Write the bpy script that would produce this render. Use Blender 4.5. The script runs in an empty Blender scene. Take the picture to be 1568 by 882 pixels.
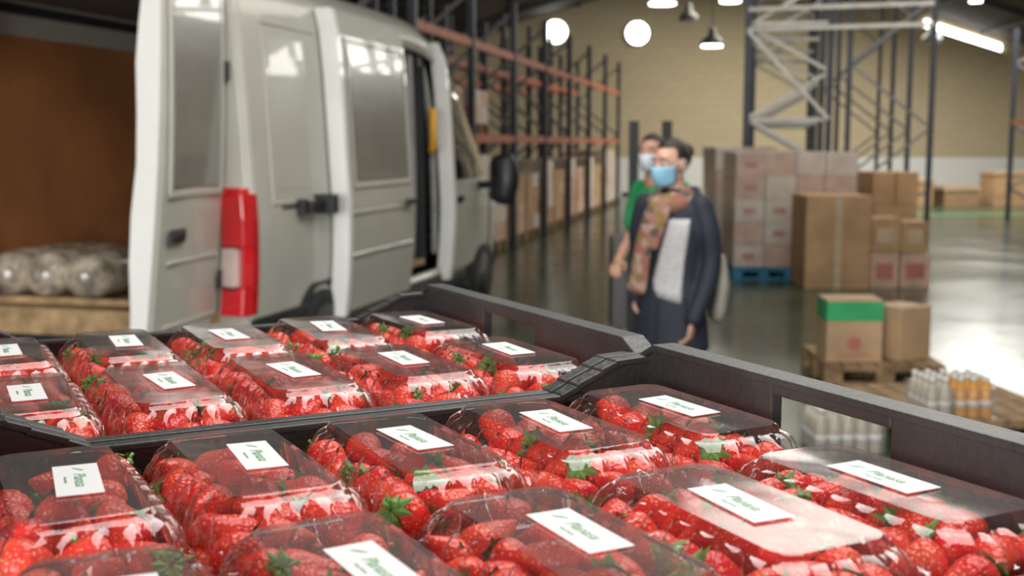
import bpy, math, random
from mathutils import Vector, Matrix
random.seed(7)
S=bpy.context.scene
S.view_settings.view_transform='Standard'
S.view_settings.exposure=0.12
D=bpy.data
def link(o):
    S.collection.objects.link(o); return o
# ------------------------------------------------------------ materials
def nt(name):
    m=D.materials.new(name); m.use_nodes=True
    t=m.node_tree; t.nodes.clear()
    out=t.nodes.new('ShaderNodeOutputMaterial')
    return m,t,out
def mat(name,col,rough=.5,metal=0,var=.12,scale=4,bump=0,bscale=60,coat=0,emis=0,col2=None,spec=.5,sss=0):
    m,t,out=nt(name); N=t.nodes; L=t.links
    b=N.new('ShaderNodeBsdfPrincipled'); L.new(b.outputs[0],out.inputs[0])
    tc=N.new('ShaderNodeTexCoord'); no=N.new('ShaderNodeTexNoise')
    no.inputs['Scale'].default_value=scale; no.inputs['Detail'].default_value=5
    L.new(tc.outputs['Object'],no.inputs['Vector'])
    cr=N.new('ShaderNodeValToRGB')
    a=[max(0,c*(1-var)) for c in col]; c2=col2 if col2 else [min(1,c*(1+var)) for c in col]
    cr.color_ramp.elements[0].color=(*a,1); cr.color_ramp.elements[1].color=(*c2,1)
    cr.color_ramp.elements[0].position=.35; cr.color_ramp.elements[1].position=.65
    L.new(no.outputs[0],cr.inputs[0]); L.new(cr.outputs[0],b.inputs['Base Color'])
    b.inputs['Roughness'].default_value=rough; b.inputs['Metallic'].default_value=metal
    b.inputs['Coat Weight'].default_value=coat; b.inputs['Specular IOR Level'].default_value=spec
    if emis:
        L.new(cr.outputs[0],b.inputs['Emission Color']); b.inputs['Emission Strength'].default_value=emis
    if bump:
        n2=N.new('ShaderNodeTexNoise'); n2.inputs['Scale'].default_value=bscale
        L.new(tc.outputs['Object'],n2.inputs['Vector'])
        bp=N.new('ShaderNodeBump'); bp.inputs['Strength'].default_value=bump; bp.inputs['Distance'].default_value=.01
        L.new(n2.outputs[0],bp.inputs['Height']); L.new(bp.outputs[0],b.inputs['Normal'])
    return m
def clear_mat(name,haze=.08,tint=(.98,.98,.98),bump=.3,bscale=25,rough=.05,boost=1.0,dist=.004):
    m,t,out=nt(name); N=t.nodes; L=t.links
    tr=N.new('ShaderNodeBsdfTransparent'); tr.inputs[0].default_value=(*tint,1)
    gl=N.new('ShaderNodeBsdfGlossy'); gl.inputs['Roughness'].default_value=rough
    df=N.new('ShaderNodeBsdfDiffuse'); df.inputs[0].default_value=(.8,.78,.74,1)
    fr=N.new('ShaderNodeFresnel')
    ge=N.new('ShaderNodeNewGeometry'); mr=N.new('ShaderNodeMapRange')
    mr.inputs['To Min'].default_value=1.5; mr.inputs['To Max'].default_value=1/1.5
    L.new(ge.outputs['Backfacing'],mr.inputs[0]); L.new(mr.outputs[0],fr.inputs[0])
    tc=N.new('ShaderNodeTexCoord'); n2=N.new('ShaderNodeTexNoise'); n2.inputs['Scale'].default_value=bscale
    L.new(tc.outputs['Object'],n2.inputs['Vector'])
    bp=N.new('ShaderNodeBump'); bp.inputs['Strength'].default_value=bump; bp.inputs['Distance'].default_value=dist
    L.new(n2.outputs[0],bp.inputs['Height']); L.new(bp.outputs[0],gl.inputs['Normal']); L.new(bp.outputs[0],fr.inputs['Normal'])
    mu=N.new('ShaderNodeMath'); mu.operation='MULTIPLY'; mu.inputs[1].default_value=boost; mu.use_clamp=True
    L.new(fr.outputs[0],mu.inputs[0])
    m1=N.new('ShaderNodeMixShader'); m1.inputs[0].default_value=haze
    L.new(tr.outputs[0],m1.inputs[1]); L.new(df.outputs[0],m1.inputs[2])
    m2=N.new('ShaderNodeMixShader'); L.new(mu.outputs[0],m2.inputs[0]); L.new(m1.outputs[0],m2.inputs[1]); L.new(gl.outputs[0],m2.inputs[2])
    L.new(m2.outputs[0],out.inputs[0])
    return m
def emat(name,col,st):
    m,t,out=nt(name); e=t.nodes.new('ShaderNodeEmission'); e.inputs[0].default_value=(*col,1); e.inputs[1].default_value=st
    t.links.new(e.outputs[0],out.inputs[0]); return m
# ------------------------------------------------------------ mesh builder
class MB:
    def __init__(s): s.v=[];s.f=[];s.m=[];s.s=[]
    def add(s,vs,fs,mi=0,sm=False,M=None):
        o=len(s.v)
        for p in vs:
            p=Vector(p)
            s.v.append(M@p if M else p)
        for f in fs:
            s.f.append([i+o for i in f]); s.m.append(mi); s.s.append(sm)
    def box(s,x0,x1,y0,y1,z0,z1,mi=0,M=None):
        s.add([(x0,y0,z0),(x1,y0,z0),(x1,y1,z0),(x0,y1,z0),(x0,y0,z1),(x1,y0,z1),(x1,y1,z1),(x0,y1,z1)],
              [(0,3,2,1),(4,5,6,7),(0,1,5,4),(1,2,6,5),(2,3,7,6),(3,0,4,7)],mi,False,M)
    def beam(s,a,b,w,h,mi=0,up=(0,0,1)):
        a=Vector(a);b=Vector(b);t=(b-a).normalized();u=Vector(up)
        if abs(t.dot(u))>.95: u=Vector((0,1,0))
        x=t.cross(u).normalized(); y=x.cross(t).normalized()
        vs=[]
        for p in (a,b):
            for sx,sy in ((-1,-1),(1,-1),(1,1),(-1,1)): vs.append(p+x*sx*w/2+y*sy*h/2)
        s.add(vs,[(0,1,2,3),(7,6,5,4),(0,4,5,1),(1,5,6,2),(2,6,7,3),(3,7,4,0)],mi)
    def prism(s,poly,axis,a,b,mi=0,M=None):
        vs=[]
        for t in (a,b):
            for p in poly:
                vs.append({0:(t,p[0],p[1]),1:(p[0],t,p[1]),2:(p[0],p[1],t)}[axis])
        n=len(poly)
        fs=[tuple(range(n))[::-1],tuple(range(n,2*n))]+[(i,(i+1)%n,(i+1)%n+n,i+n) for i in range(n)]
        s.add(vs,fs,mi,False,M)
    def rings(s,rs,mi=0,sm=True,cap=True,M=None):
        n=len(rs[0]); vs=[p for r in rs for p in r]; fs=[]
        for k in range(len(rs)-1):
            for i in range(n):
                j=(i+1)%n; fs.append((k*n+i,k*n+j,(k+1)*n+j,(k+1)*n+i))
        if cap:
            fs.append(tuple(range(n))[::-1]); fs.append(tuple(range((len(rs)-1)*n,len(rs)*n)))
        s.add(vs,fs,mi,sm,M)
    def loft(s,st,n=28,mi=0,M=None,pw=1.0):
        rs=[]
        for cx,cy,z,rx,ry in st:
            r=[]
            for i in range(n):
                a=2*math.pi*i/n; c=math.cos(a); d=math.sin(a)
                r.append((cx+rx*math.copysign(abs(c)**pw,c),cy+ry*math.copysign(abs(d)**pw,d),z))
            rs.append(r)
        s.rings(rs,mi,True,True,M)
    def sweep(s,pts,rads,n=12,mi=0,up=(0,1,0),sub=3,M=None):
        P=[Vector(p) for p in pts]; R=[(r,r) if not isinstance(r,tuple) else r for r in rads]
        Q=[];W=[]
        for i in range(len(P)-1):
            p0=P[max(i-1,0)];p1=P[i];p2=P[i+1];p3=P[min(i+2,len(P)-1)]
            for k in range(sub):
                t=k/sub
                Q.append(.5*((2*p1)+(p2-p0)*t+(2*p0-5*p1+4*p2-p3)*t*t+(3*p1-p0-3*p2+p3)*t**3))
                W.append((R[i][0]*(1-t)+R[i+1][0]*t,R[i][1]*(1-t)+R[i+1][1]*t))
        Q.append(P[-1]);W.append(R[-1])
        T=[(Q[min(i+1,len(Q)-1)]-Q[max(i-1,0)]).normalized() for i in range(len(Q))]
        u=Vector(up); rs=[]
        def ring(c,t,w):
            a=(u-t*u.dot(t)); 
            if a.length<.05: a=Vector((1,.3,0))-t*Vector((1,.3,0)).dot(t)
            a.normalize(); b=t.cross(a).normalized()
            return [c+b*w[0]*math.cos(2*math.pi*i/n)+a*w[1]*math.sin(2*math.pi*i/n) for i in range(n)]
        m0=min(W[0]);m1=min(W[-1])
        for k in (.95,.6): 
            rs.append(ring(Q[0]-T[0]*m0*k*.9,T[0],(W[0][0]*math.sqrt(1-k*k),W[0][1]*math.sqrt(1-k*k))))
        for q,t,w in zip(Q,T,W): rs.append(ring(q,t,w))
        for k in (.6,.95):
            rs.append(ring(Q[-1]+T[-1]*m1*k*.9,T[-1],(W[-1][0]*math.sqrt(1-k*k),W[-1][1]*math.sqrt(1-k*k))))
        s.rings(rs,mi,True,True,M)
    def ell(s,c,r,nu=20,nv=12,mi=0,M=None):
        rs=[]
        for k in range(nv+1):
            ph=math.pi*(.02+.96*k/nv)-math.pi/2
            rs.append([(c[0]+r[0]*math.cos(ph)*math.cos(2*math.pi*i/nu),c[1]+r[1]*math.cos(ph)*math.sin(2*math.pi*i/nu),c[2]+r[2]*math.sin(ph)) for i in range(nu)])
        s.rings(rs,mi,True,True,M)
    def cyl(s,a,b,r0,r1=None,n=20,mi=0,sm=True):
        r1=r0 if r1 is None else r1
        a=Vector(a);b=Vector(b);t=(b-a).normalized(); u=Vector((0,0,1)) if abs(t.z)<.9 else Vector((1,0,0))
        x=t.cross(u).normalized(); y=t.cross(x)
        s.rings([[p+x*r*math.cos(2*math.pi*i/n)+y*r*math.sin(2*math.pi*i/n) for i in range(n)] for p,r in ((a,r0),(b,r1))],mi,sm)
    def mesh(s,name,mats):
        me=D.meshes.new(name); me.from_pydata([tuple(p) for p in s.v],[],s.f)
        for m in mats: me.materials.append(m)
        me.polygons.foreach_set('material_index',s.m); me.polygons.foreach_set('use_smooth',s.s)
        me.update(); return me
    def obj(s,name,mats,parent=None,loc=(0,0,0),rz=0,bevel=0,remesh=0,smooth=0,solid=0):
        o=link(D.objects.new(name,s.mesh(name,mats)))
        o.location=loc; o.rotation_euler=(0,0,rz)
        if parent: o.parent=parent
        if remesh:
            m=o.modifiers.new('r','REMESH'); m.mode='VOXEL'; m.voxel_size=remesh; m.use_smooth_shade=True
        if smooth:
            m=o.modifiers.new('s','SMOOTH'); m.iterations=smooth; m.factor=.5
        if solid:
            m=o.modifiers.new('so','SOLIDIFY'); m.thickness=abs(solid); m.offset=1 if solid>0 else -1
        if bevel:
            m=o.modifiers.new('b','BEVEL'); m.width=bevel; m.segments=2; m.limit_method='ANGLE'
        return o
def empty(name,loc=(0,0,0),rz=0):
    e=link(D.objects.new(name,None)); e.location=loc; e.rotation_euler=(0,0,rz); e.empty_display_size=.1; return e
def lerp(tab,x):
    if x<=tab[0][0]: return tab[0][1]
    for (a,va),(b,vb) in zip(tab,tab[1:]):
        if x<=b: return va+(vb-va)*(x-a)/(b-a)
    return tab[-1][1]
# palette
M_card=mat('cardboard',(.44,.27,.14),.8,var=.15,scale=3)
M_card2=mat('cardboard_light',(.50,.33,.19),.8,var=.12,scale=3)
M_cardp=mat('carton_pinkish',(.56,.36,.27),.6,var=.15,scale=5)
M_cardw=mat('carton_white',(.60,.51,.43),.6,var=.12,scale=5)
M_redp=mat('red_print',(.46,.16,.12),.7)
M_greenp=mat('green_print',(.04,.38,.14),.6)
M_tape=mat('tape',(.48,.36,.24),.35)
M_wood=mat('pallet_wood',(.30,.19,.10),.85,var=.3,scale=12,bump=.3)
M_woodv=mat('van_floor_wood',(.44,.29,.15),.8,var=.3,scale=9,bump=.3)
M_bluep=mat('blue_pallet_paint',(.03,.20,.35),.6,var=.2)
M_wrap=clear_mat('stretch_wrap',haze=.12,bump=.8,bscale=6,rough=.15,dist=.03,boost=.9)
M_blk=mat('black_plastic',(.014,.014,.016),.4,var=.3,scale=30)
M_rub=mat('rubber',(.012,.012,.012),.8)
# ------------------------------------------------------------ room shell
RX0,RX1,RY0,RY1=-9,18,-7,36
roofT=[(-9,4.3),(-1,4.75),(.3,5.25),(7.2,7.2),(15,4.6),(18,4.2)]
m,t,out=nt('floor_epoxy'); N=t.nodes;L=t.links
b=N.new('ShaderNodeBsdfPrincipled');L.new(b.outputs[0],out.inputs[0])
tc=N.new('ShaderNodeTexCoord');no=N.new('ShaderNodeTexNoise');no.inputs['Scale'].default_value=.8;no.inputs['Detail'].default_value=8
L.new(tc.outputs['Object'],no.inputs['Vector'])
cr=N.new('ShaderNodeValToRGB');cr.color_ramp.elements[0].position=.35;cr.color_ramp.elements[1].position=.7
cr.color_ramp.elements[0].color=(.022,.042,.024,1);cr.color_ramp.elements[1].color=(.055,.078,.048,1)
L.new(no.outputs[0],cr.inputs[0]);L.new(cr.outputs[0],b.inputs['Base Color'])
b.inputs['Specular IOR Level'].default_value=.36
mr=N.new('ShaderNodeMapRange');mr.inputs['To Min'].default_value=.08;mr.inputs['To Max'].default_value=.32
L.new(no.outputs[0],mr.inputs[0]);L.new(mr.outputs[0],b.inputs['Roughness'])
n2=N.new('ShaderNodeTexNoise');n2.inputs['Scale'].default_value=3;L.new(tc.outputs['Object'],n2.inputs['Vector'])
bp=N.new('ShaderNodeBump');bp.inputs['Strength'].default_value=.12;bp.inputs['Distance'].default_value=.02
L.new(n2.outputs[0],bp.inputs['Height']);L.new(bp.outputs[0],b.inputs['Normal'])
M_floor=m
q=MB(); q.box(RX0,RX1,RY0,RY1,-.2,0); q.obj('floor',[M_floor])
m,t,out=nt('wall_blocks'); N=t.nodes;L=t.links
b=N.new('ShaderNodeBsdfPrincipled');L.new(b.outputs[0],out.inputs[0]);b.inputs['Roughness'].default_value=.85
tc=N.new('ShaderNodeTexCoord');sp=N.new('ShaderNodeSeparateXYZ');L.new(tc.outputs['Object'],sp.inputs[0])
ad=N.new('ShaderNodeMath');L.new(sp.outputs[0],ad.inputs[0]);L.new(sp.outputs[1],ad.inputs[1])
cb=N.new('ShaderNodeCombineXYZ');L.new(ad.outputs[0],cb.inputs[0]);L.new(sp.outputs[2],cb.inputs[1])
br=N.new('ShaderNodeTexBrick');L.new(cb.outputs[0],br.inputs['Vector']);br.inputs['Scale'].default_value=1
br.inputs['Brick Width'].default_value=.5;br.inputs['Row Height'].default_value=.25;br.inputs['Mortar Size'].default_value=.012
br.inputs['Color1'].default_value=(.60,.50,.33,1);br.inputs['Color2'].default_value=(.57,.47,.31,1);br.inputs['Mortar'].default_value=(.50,.41,.27,1)
no=N.new('ShaderNodeTexNoise');no.inputs['Scale'].default_value=.5;L.new(tc.outputs['Object'],no.inputs['Vector'])
mx=N.new('ShaderNodeMix');mx.data_type='RGBA';mx.blend_type='MULTIPLY';mx.inputs[0].default_value=.12
L.new(br.outputs[0],mx.inputs['A']);L.new(no.outputs[0],mx.inputs['B'])
gt=N.new('ShaderNodeMath');gt.operation='LESS_THAN';gt.inputs[1].default_value=1.2;L.new(sp.outputs[2],gt.inputs[0])
m3=N.new('ShaderNodeMix');m3.data_type='RGBA';L.new(gt.outputs[0],m3.inputs[0]);L.new(mx.outputs['Result'],m3.inputs['A']);m3.inputs['B'].default_value=(.80,.79,.76,1)
L.new(m3.outputs['Result'],b.inputs['Base Color'])
M_wall=m
q=MB(); q.prism([(RX0,0),(RX1,0)]+[(x,z) for x,z in reversed(roofT)],1,RY1,RY1+.3); q.obj('wall_back',[M_wall])
q=MB(); q.box(RX0-.3,RX0,RY0,RY1,0,4.3); q.obj('wall_left',[M_wall])
q=MB(); q.box(RX1,RX1+.3,RY0,RY1,0,4.2); q.obj('wall_right',[M_wall])
q=MB()
q.box(RX0,-7.5,RY0-.3,RY0,0,4.3); q.box(8,RX1,RY0-.3,RY0,0,4.2)
q.prism([(-7.5,3.9),(8,3.9)]+[(8,lerp(roofT,8)),(7.2,7.2),(.3,5.25),(-1,4.75),(-7.5,4.38)],1,RY0-.3,RY0)
q.obj('wall_front',[M_wall])
M_roof=mat('roof_sheet',(.055,.042,.032),.8,var=.3,scale=2)
M_steel=mat('dark_steel',(.035,.03,.028),.6)
q=MB()
q.prism(roofT+[(x,z+.12) for x,z in reversed(roofT)],1,RY0-.3,RY1+.3); q.obj('ceiling',[M_roof])
q=MB()
for y in range(-4,33,6):
    for (xa,za),(xb,zb) in zip(roofT,roofT[1:]):
        q.beam((xa,y,za-.09),(xb,y,zb-.09),.12,.14,0)
for k in range(-8,18,2):
    q.beam((k,RY0,lerp(roofT,k)-.04),(k,RY1,lerp(roofT,k)-.04),.07,.08,0)
q.obj('roof_beams',[M_steel])
M_sky=emat('daylight_glass',(1,.98,.93),7)
M_frame=mat('window_frame',(.25,.22,.18),.6)
for i,(x,z) in enumerate(((1.3,4.92),(3.74,4.88))):
    q=MB(); q.cyl((x,35.99,z),(x,35.96,z),.34,n=32,mi=0,sm=False)
    n=32
    rr=[]
    for rad,y in ((.34,35.99),(.34,35.9),(.41,35.9),(.41,35.99)):
        rr.append([(x+rad*math.cos(2*math.pi*k/n),y,z+rad*math.sin(2*math.pi*k/n)) for k in range(n)])
    q.rings(rr,1,True,False)
    q.box(x-.012,x+.012,35.93,35.96,z-.34,z+.34,1)
    q.obj('window_%d'%(i+1),[M_sky,M_frame])
q=MB(); q.prism([(12.3,5.05),(14.6,4.33),(14.6,4.55),(12.3,5.28)],1,35.93,35.99,0); q.prism([(12.25,5.0),(14.65,4.25),(14.65,4.33),(12.25,5.06)],1,35.9,35.99,1)
q.obj('window_3',[M_sky,M_frame])
q=MB(); q.box(6.5,17.9,26.9,27.4,0,.006); q.box(6.4,6.6,27.4,35.9,0,.006); q.obj('floor_marking',[mat('green_floor_paint',(.04,.20,.08),.4)])
# ------------------------------------------------------------ lamps
M_lampm=mat('lamp_shade',(.25,.25,.24),.4,metal=.5)
M_lampe=emat('lamp_glow',(1,.97,.9),9); M_lampo=mat('lamp_off',(.5,.48,.42),.4)
def pend(x,y,z,on=True,r=.24):
    q=MB()
    prof=[(r,0),(r*.93,.06),(r*.7,.14),(r*.35,.2),(r*.3,.34),(.02,.36)]
    q.rings([[(rr*math.cos(2*math.pi*i/24),rr*math.sin(2*math.pi*i/24),zz) for i in range(24)] for rr,zz in prof],0,True,True)
    q.cyl((0,0,-.01),(0,0,-.03),r*.86,n=24,mi=1,sm=False)
    q.cyl((0,0,.35),(0,0,lerp(roofT,x)-z),.012,n=6,mi=0)
    q.obj('pendant_lamp',[M_lampm,M_lampe if on else M_lampo],loc=(x,y,z))
pend(4.15,25,3.64,True,.25);pend(2.55,20.5,3.98,True,.26);pend(3.70,20.5,4.02,True,.2);pend(3.8,26,4.25,False,.22)
pend(8.7,25,3.72,False,.22);pend(8.05,21,4.08,True,.12)
# ------------------------------------------------------------ racks
M_blue=mat('rack_slate',(.035,.040,.058),.5); M_or=mat('rack_orange',(.38,.10,.05),.55,var=.2); M_galv=mat('galvanised',(.46,.44,.40),.45,metal=.3)
M_gald=mat('rack_brace_dull',(.20,.20,.21),.55,metal=.2)
def rack(name,x,y,head,nb,h,levels,bay=2.7,depth=1.1,brace=M_galv,post=M_blue,beams=True,bw=.05,step=.65,hz=(),extra=None,pw=.045):
    q=MB()
    for k in range(nb+1):
        yy=k*bay
        for xx in (0,-depth):
            q.box(xx-pw,xx+pw,yy-.05,yy+.05,0,h,0); q.box(xx-.08,xx+.08,yy-.08,yy+.08,0,.012,0)
        z=.02;fl=0
        while z+step<h:
            a,b_=((0,z),(-depth,z+step)) if fl==0 else ((-depth,z),(0,z+step))
            q.beam((a[0],yy,a[1]),(b_[0],yy,b_[1]),.04,bw,1); z+=step; fl^=1
        for z in hz: q.beam((0,yy,z),(-depth,yy,z),.04,bw*1.2,1)
    if beams:
        for k in range(nb):
            for lz in levels:
                for xx in (0,-depth): q.box(xx-.025,xx+.025,k*bay+.05,(k+1)*bay-.05,lz-.055,lz+.055,2)
    if extra: extra(q)
    return q.obj(name,[post,brace,M_or],loc=(x,y,0),rz=head)
H12=-math.radians(12)
ch,sh=math.cos(H12),math.sin(H12)
def R12(x0,y0,lx,ly): return (x0+ch*lx-sh*ly, y0+sh*lx+ch*ly)
RKX,RKY=-1.10,13.35
rack('pallet_rack',RKX,RKY,H12,7,3.75,(1.68,2.93),bw=.05,brace=M_gald,step=.9)
rx2,ry2=R12(RKX,RKY,-1.35,0)
rack('pallet_rack',rx2,ry2,H12,7,4.2,(1.68,2.93),bw=.06,brace=M_galv,step=.9)
def pallet(q,x0,x1,y0,y1,z,mi,M=None):
    n=7;w=(x1-x0)
    for k in range(n):
        a=x0+w*k/n; q.box(a+.008,a+w/n-.008,y0,y1,z+.122,z+.144,mi,M)
    for yy in (y0,(y0+y1)/2-.05,y1-.1):
        q.box(x0,x1,yy,yy+.1,z+.1,z+.122,mi,M)
        for xx in (x0,(x0+x1)/2-.06,x1-.12): q.box(xx,xx+.12,yy,yy+.1,z+.022,z+.1,mi,M)
        q.box(x0,x1,yy,yy+.1,z,z+.022,mi,M)
def cartons(q,x0,x1,y0,y1,z0,z1,nx,ny,nz,mi,M=None,jit=.008,alt=None,prt=None):
    for i in range(nx):
        for j in range(ny):
            for k in range(nz):
                if 0<i<nx-1 and 0<j<ny-1 and k<nz-1: continue
                dx,dy,dz=(x1-x0)/nx,(y1-y0)/ny,(z1-z0)/nz
                ox,oy=random.uniform(-jit,jit),random.uniform(-jit,jit)
                mm=mi if alt is None or random.random()<.6 else alt
                xa,ya,za=x0+i*dx+ox,y0+j*dy+oy,z0+k*dz
                q.box(xa+.004,xa+dx-.004,ya+.004,ya+dy-.004,za+.002,za+dz-.002,mm,M)
                if j==0 and prt is not None and random.random()<.5:
                    q.box(xa+dx*.3,xa+dx*.7,ya+.0015,ya+.0045,za+dz*.35,za+dz*.6,prt,M)
mats_c=[M_card,M_card2,M_cardp,M_cardw,M_wood,M_bluep,M_redp,M_tape,M_greenp,M_wrap]
q=MB()
for k in range(7):
    for j in range(2):
        y0=.2+k*2.7+j*1.22
        pallet(q,-1.05,-.05,y0,y0+1.1,0,4)
        cartons(q,-1.0,-.06,y0+.03,y0+1.05,.145,random.choice((1.1,1.3,1.45)),2,2,random.choice((3,4)),random.choice((2,0,3,3)),alt=random.choice((2,3)))
        if (k,j) in ((1,0),(0,1)):
            pallet(q,-1.05,-.05,y0,y0+1.1,1.742,4)
            cartons(q,-1.0,-.06,y0+.03,y0+1.05,1.888,2.35,2,2,2,3,alt=2)
q.obj('racked_carton_load',mats_c,loc=(RKX,RKY,0),rz=H12)
def ex(q):
    for z in (3.50,3.22): q.beam((-1.15,-.03,z),(1.33,-.33,z),.04,.06,1)
    q.box(-1.17,-1.13,.05,8.05,1.9,1.96,1); q.box(-1.17,-1.13,.05,8.05,3.2,3.26,1)
    q.beam((-1.15,-.06,3.2),(0,-.06,1.95),.03,.05,1)
rack('pallet_rack',4.5,17,H12,3,4.9,(3.6,),depth=1.15,bw=.045,beams=False,step=.65,hz=(1.95,3.3,4.6),extra=ex,brace=M_galv)
rack('pallet_rack',5.85,16.7,H12,3,4.9,(3.6,),depth=1.12,bw=.035,beams=False,step=.9,hz=(.9,),brace=M_gald,pw=.035)
rack('pallet_rack',11.1,22.3,H12,1,4.0,(2.05,),depth=1.15,bw=.05,brace=M_gald)
# ------------------------------------------------------------ carton stacks
def M4(x,y,a): return Matrix.Translation((x,y,0))@Matrix.Rotation(a,4,'Z')
q=MB(); M=M4(2.62,14.0,-.03)
pallet(q,0,.74,0,1.0,0,5,M); cartons(q,.02,.72,.02,.98,.146,1.5,2,3,5,2,M,alt=3,prt=6)
q.box(.0,.74,0,1.0,.16,1.52,9,M)
q.obj('wrapped_carton_stack',mats_c)
q=MB(); M=M4(2.62,15.4,0)
pallet(q,0,.8,0,1.0,0,5,M); cartons(q,.02,.78,.02,.98,.146,1.55,2,3,5,3,M,alt=2); q.box(0,.8,0,1.0,.16,1.57,9,M)
q.obj('wrapped_carton_stack',mats_c)
q=MB(); M=M4(3.25,13.15,-.02)
q.box(.02,.74,0,.75,.0,1.03,0,M); q.box(.34,.42,-.002,.752,.0,1.032,7,M)
for a in range(6): q.box(.015,.745,-.003,.0,.16*a+.1,.16*a+.106,1,M)
q.obj('large_cardboard_box',mats_c)
q=MB(); M=M4(3.36,14.2,-.02)
pallet(q,0,.78,0,1.0,0,5,M); cartons(q,.02,.76,.02,.98,.146,1.5,2,3,5,2,M,alt=3); q.box(0,.78,0,1.0,.16,1.52,9,M)
q.obj('wrapped_carton_stack',mats_c)
q=MB(); M=M4(4.02,13.2,-.03)
for (a,b_,c,d,mm) in ((0,.31,0,.39,2),(.33,.66,0,.38,2),(0,.32,.4,.78,0),(.33,.62,.39,.74,0)):
    q.box(a,b_,0,.4,c+.001,d,mm,M); q.box(a+.06,b_-.06,-.003,0,c+.1,c+.27,6 if c<.2 else 7,M)
q.obj('carton_stack',mats_c)
q=MB(); M=M4(4.25,14.0,0)
pallet(q,0,.7,0,1.0,0,4,M); cartons(q,.02,.55,.02,.9,.146,1.27,2,2,3,0,M,alt=2)
q.obj('carton_stack',mats_c)
def carton(q,x,y,z,w,d,h,a,mi,band=None,prt=None):
    M=Matrix.Translation((x,y,z))@Matrix.Rotation(a,4,'Z')
    q.box(-w/2,w/2,-d/2,d/2,0,h,mi,M)
    q.box(-w/2-.001,w/2+.001,-.025,.025,.02,h+.002,7,M)
    if band is not None: q.box(-w/2-.003,w/2+.003,-d/2-.003,d/2+.003,h*.66,h*.97,band,M)
    if prt is not None:
        q.cyl(M@Vector((0,-d/2-.001,h*.3)),M@Vector((0,-d/2-.004,h*.3)),w*.13,n=16,mi=prt,sm=False)
        q.box(-w*.3,w*.3,-d/2-.003,-d/2,h*.1,h*.13,prt,M)
q=MB(); pallet(q,0,.80,0,.8,0,4,M4(2.08,7.75,-.05))
q.obj('wooden_pallet',mats_c)
q=MB(); carton(q,2.30,7.99,.146,.37,.3,.42,-.03,1,band=8,prt=6); q.obj('cardboard_box',mats_c,bevel=.004)
q=MB(); carton(q,2.67,8.06,.146,.27,.3,.36,.45,1); q.obj('cardboard_box',mats_c,bevel=.004)
q=MB(); pallet(q,0,.95,0,1.0,0,4,M4(2.10,6.10,.10))
q.obj('wooden_pallet',mats_c)
M_oj=mat('orange_juice',(.70,.33,.05),.2,coat=.5); M_wb=mat('white_bottle',(.52,.47,.38),.3); M_capw=mat('bottle_cap',(.7,.7,.67),.4)
def bottles(name,x,y,z,nx,ny,m1,a,h=.24):
    q=MB(); prof=[(.030,0),(.034,.01),(.034,.12),(.031,.15),(.015,.195),(.013,.21)]
    for i in range(nx):
        for j in range(ny):
            cx,cy=i*.072,j*.072
            q.rings([[(cx+r*math.cos(2*math.pi*k/14),cy+r*math.sin(2*math.pi*k/14),zz*h/.235) for k in range(14)] for r,zz in prof],0,True,True)
            q.cyl((cx,cy,.206*h/.235),(cx,cy,h),.016,n=12,mi=1)
            q.cyl((cx,cy,.06*h/.235),(cx,cy,.1*h/.235),.0346,n=14,mi=1)
    q.box(-.04,nx*.072-.032,-.04,ny*.072-.032,.0,h*.75,2)
    q.obj(name,[m1,M_capw,M_wrap],loc=(x,y,z),rz=a)
bottles('juice_bottle_pack',2.24,6.20,.146,2,4,M_wb,.10,.22)
bottles('juice_bottle_pack',2.40,6.22,.146,3,4,M_oj,.10,.22)
bottles('bottle_pack',1.60,6.0,0,5,4,M_wb,.05,.25)
q=MB()
for x,w,h,mm in ((9.8,1.2,.7,0),(11.3,.9,.5,4),(12.6,1.1,.9,0),(14,1,.6,3)):
    q.box(x,x+w,31,32,0,h,mm); q.box(x-.03,x+w+.03,30.97,32.03,h-.1,h-.02,7)
q.obj('stored_cartons',mats_c)
q=MB()
for x in (-.13,.13): q.box(x-.035,x+.035,-.04,.04,.08,1.78,0)
q.box(-.16,.16,-.05,.05,1.5,1.55,0);q.box(-.16,.16,-.05,.05,.9,.96,0)
q.box(-.28,.28,.05,.45,.12,.85,1)
for x in (-.2,.2): q.box(x-.07,x+.07,-1.1,0,.05,.11,0); q.cyl((x-.04,-1.0,.05),(x+.04,-1.0,.05),.05,mi=0)
for x in (-.22,.22): q.cyl((x-.04,.3,.08),(x+.04,.3,.08),.08,mi=0)
q.beam((0,.45,.7),(0,.75,1.15),.05,.05,0); q.beam((-.15,.77,1.17),(.15,.77,1.17),.04,.04,0)
q.obj('pallet_stacker',[M_blk,mat('stacker_grey',(.1,.1,.1),.5)],loc=(1.09,9.4,0))
# ------------------------------------------------------------ VAN
VA=-math.radians(14)
van=empty('delivery_van',(-2.429,6.849,0),VA)
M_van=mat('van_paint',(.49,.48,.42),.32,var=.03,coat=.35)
M_van_lit=mat('van_paint_lit_edge',(.80,.80,.77),.35,var=.03,coat=.3)  # lighter copy of the van paint: light on rear-facing edges put into the colour
M_vand=mat('van_panel_tint',(.21,.20,.17),.25,var=.06,coat=.5)
M_glass=mat('dark_glass',(.015,.018,.02),.05,coat=1)
M_dark=mat('van_interior_dark',(.03,.03,.035),.7)
M_ply=mat('plywood_lining',(.50,.20,.07),.6,var=.2,scale=1.5)
M_seam=mat('seam',(.05,.05,.05),.7)
secR=[(.97,.38),(1.0,.55),(1.022,.8),(1.03,1.0),(1.03,1.2),(1.018,1.4),(1.0,1.75),(.98,2.08),(.955,2.34),(.92,2.48),(.84,2.58),(.65,2.65),(.35,2.69),(0,2.70)]
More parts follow.
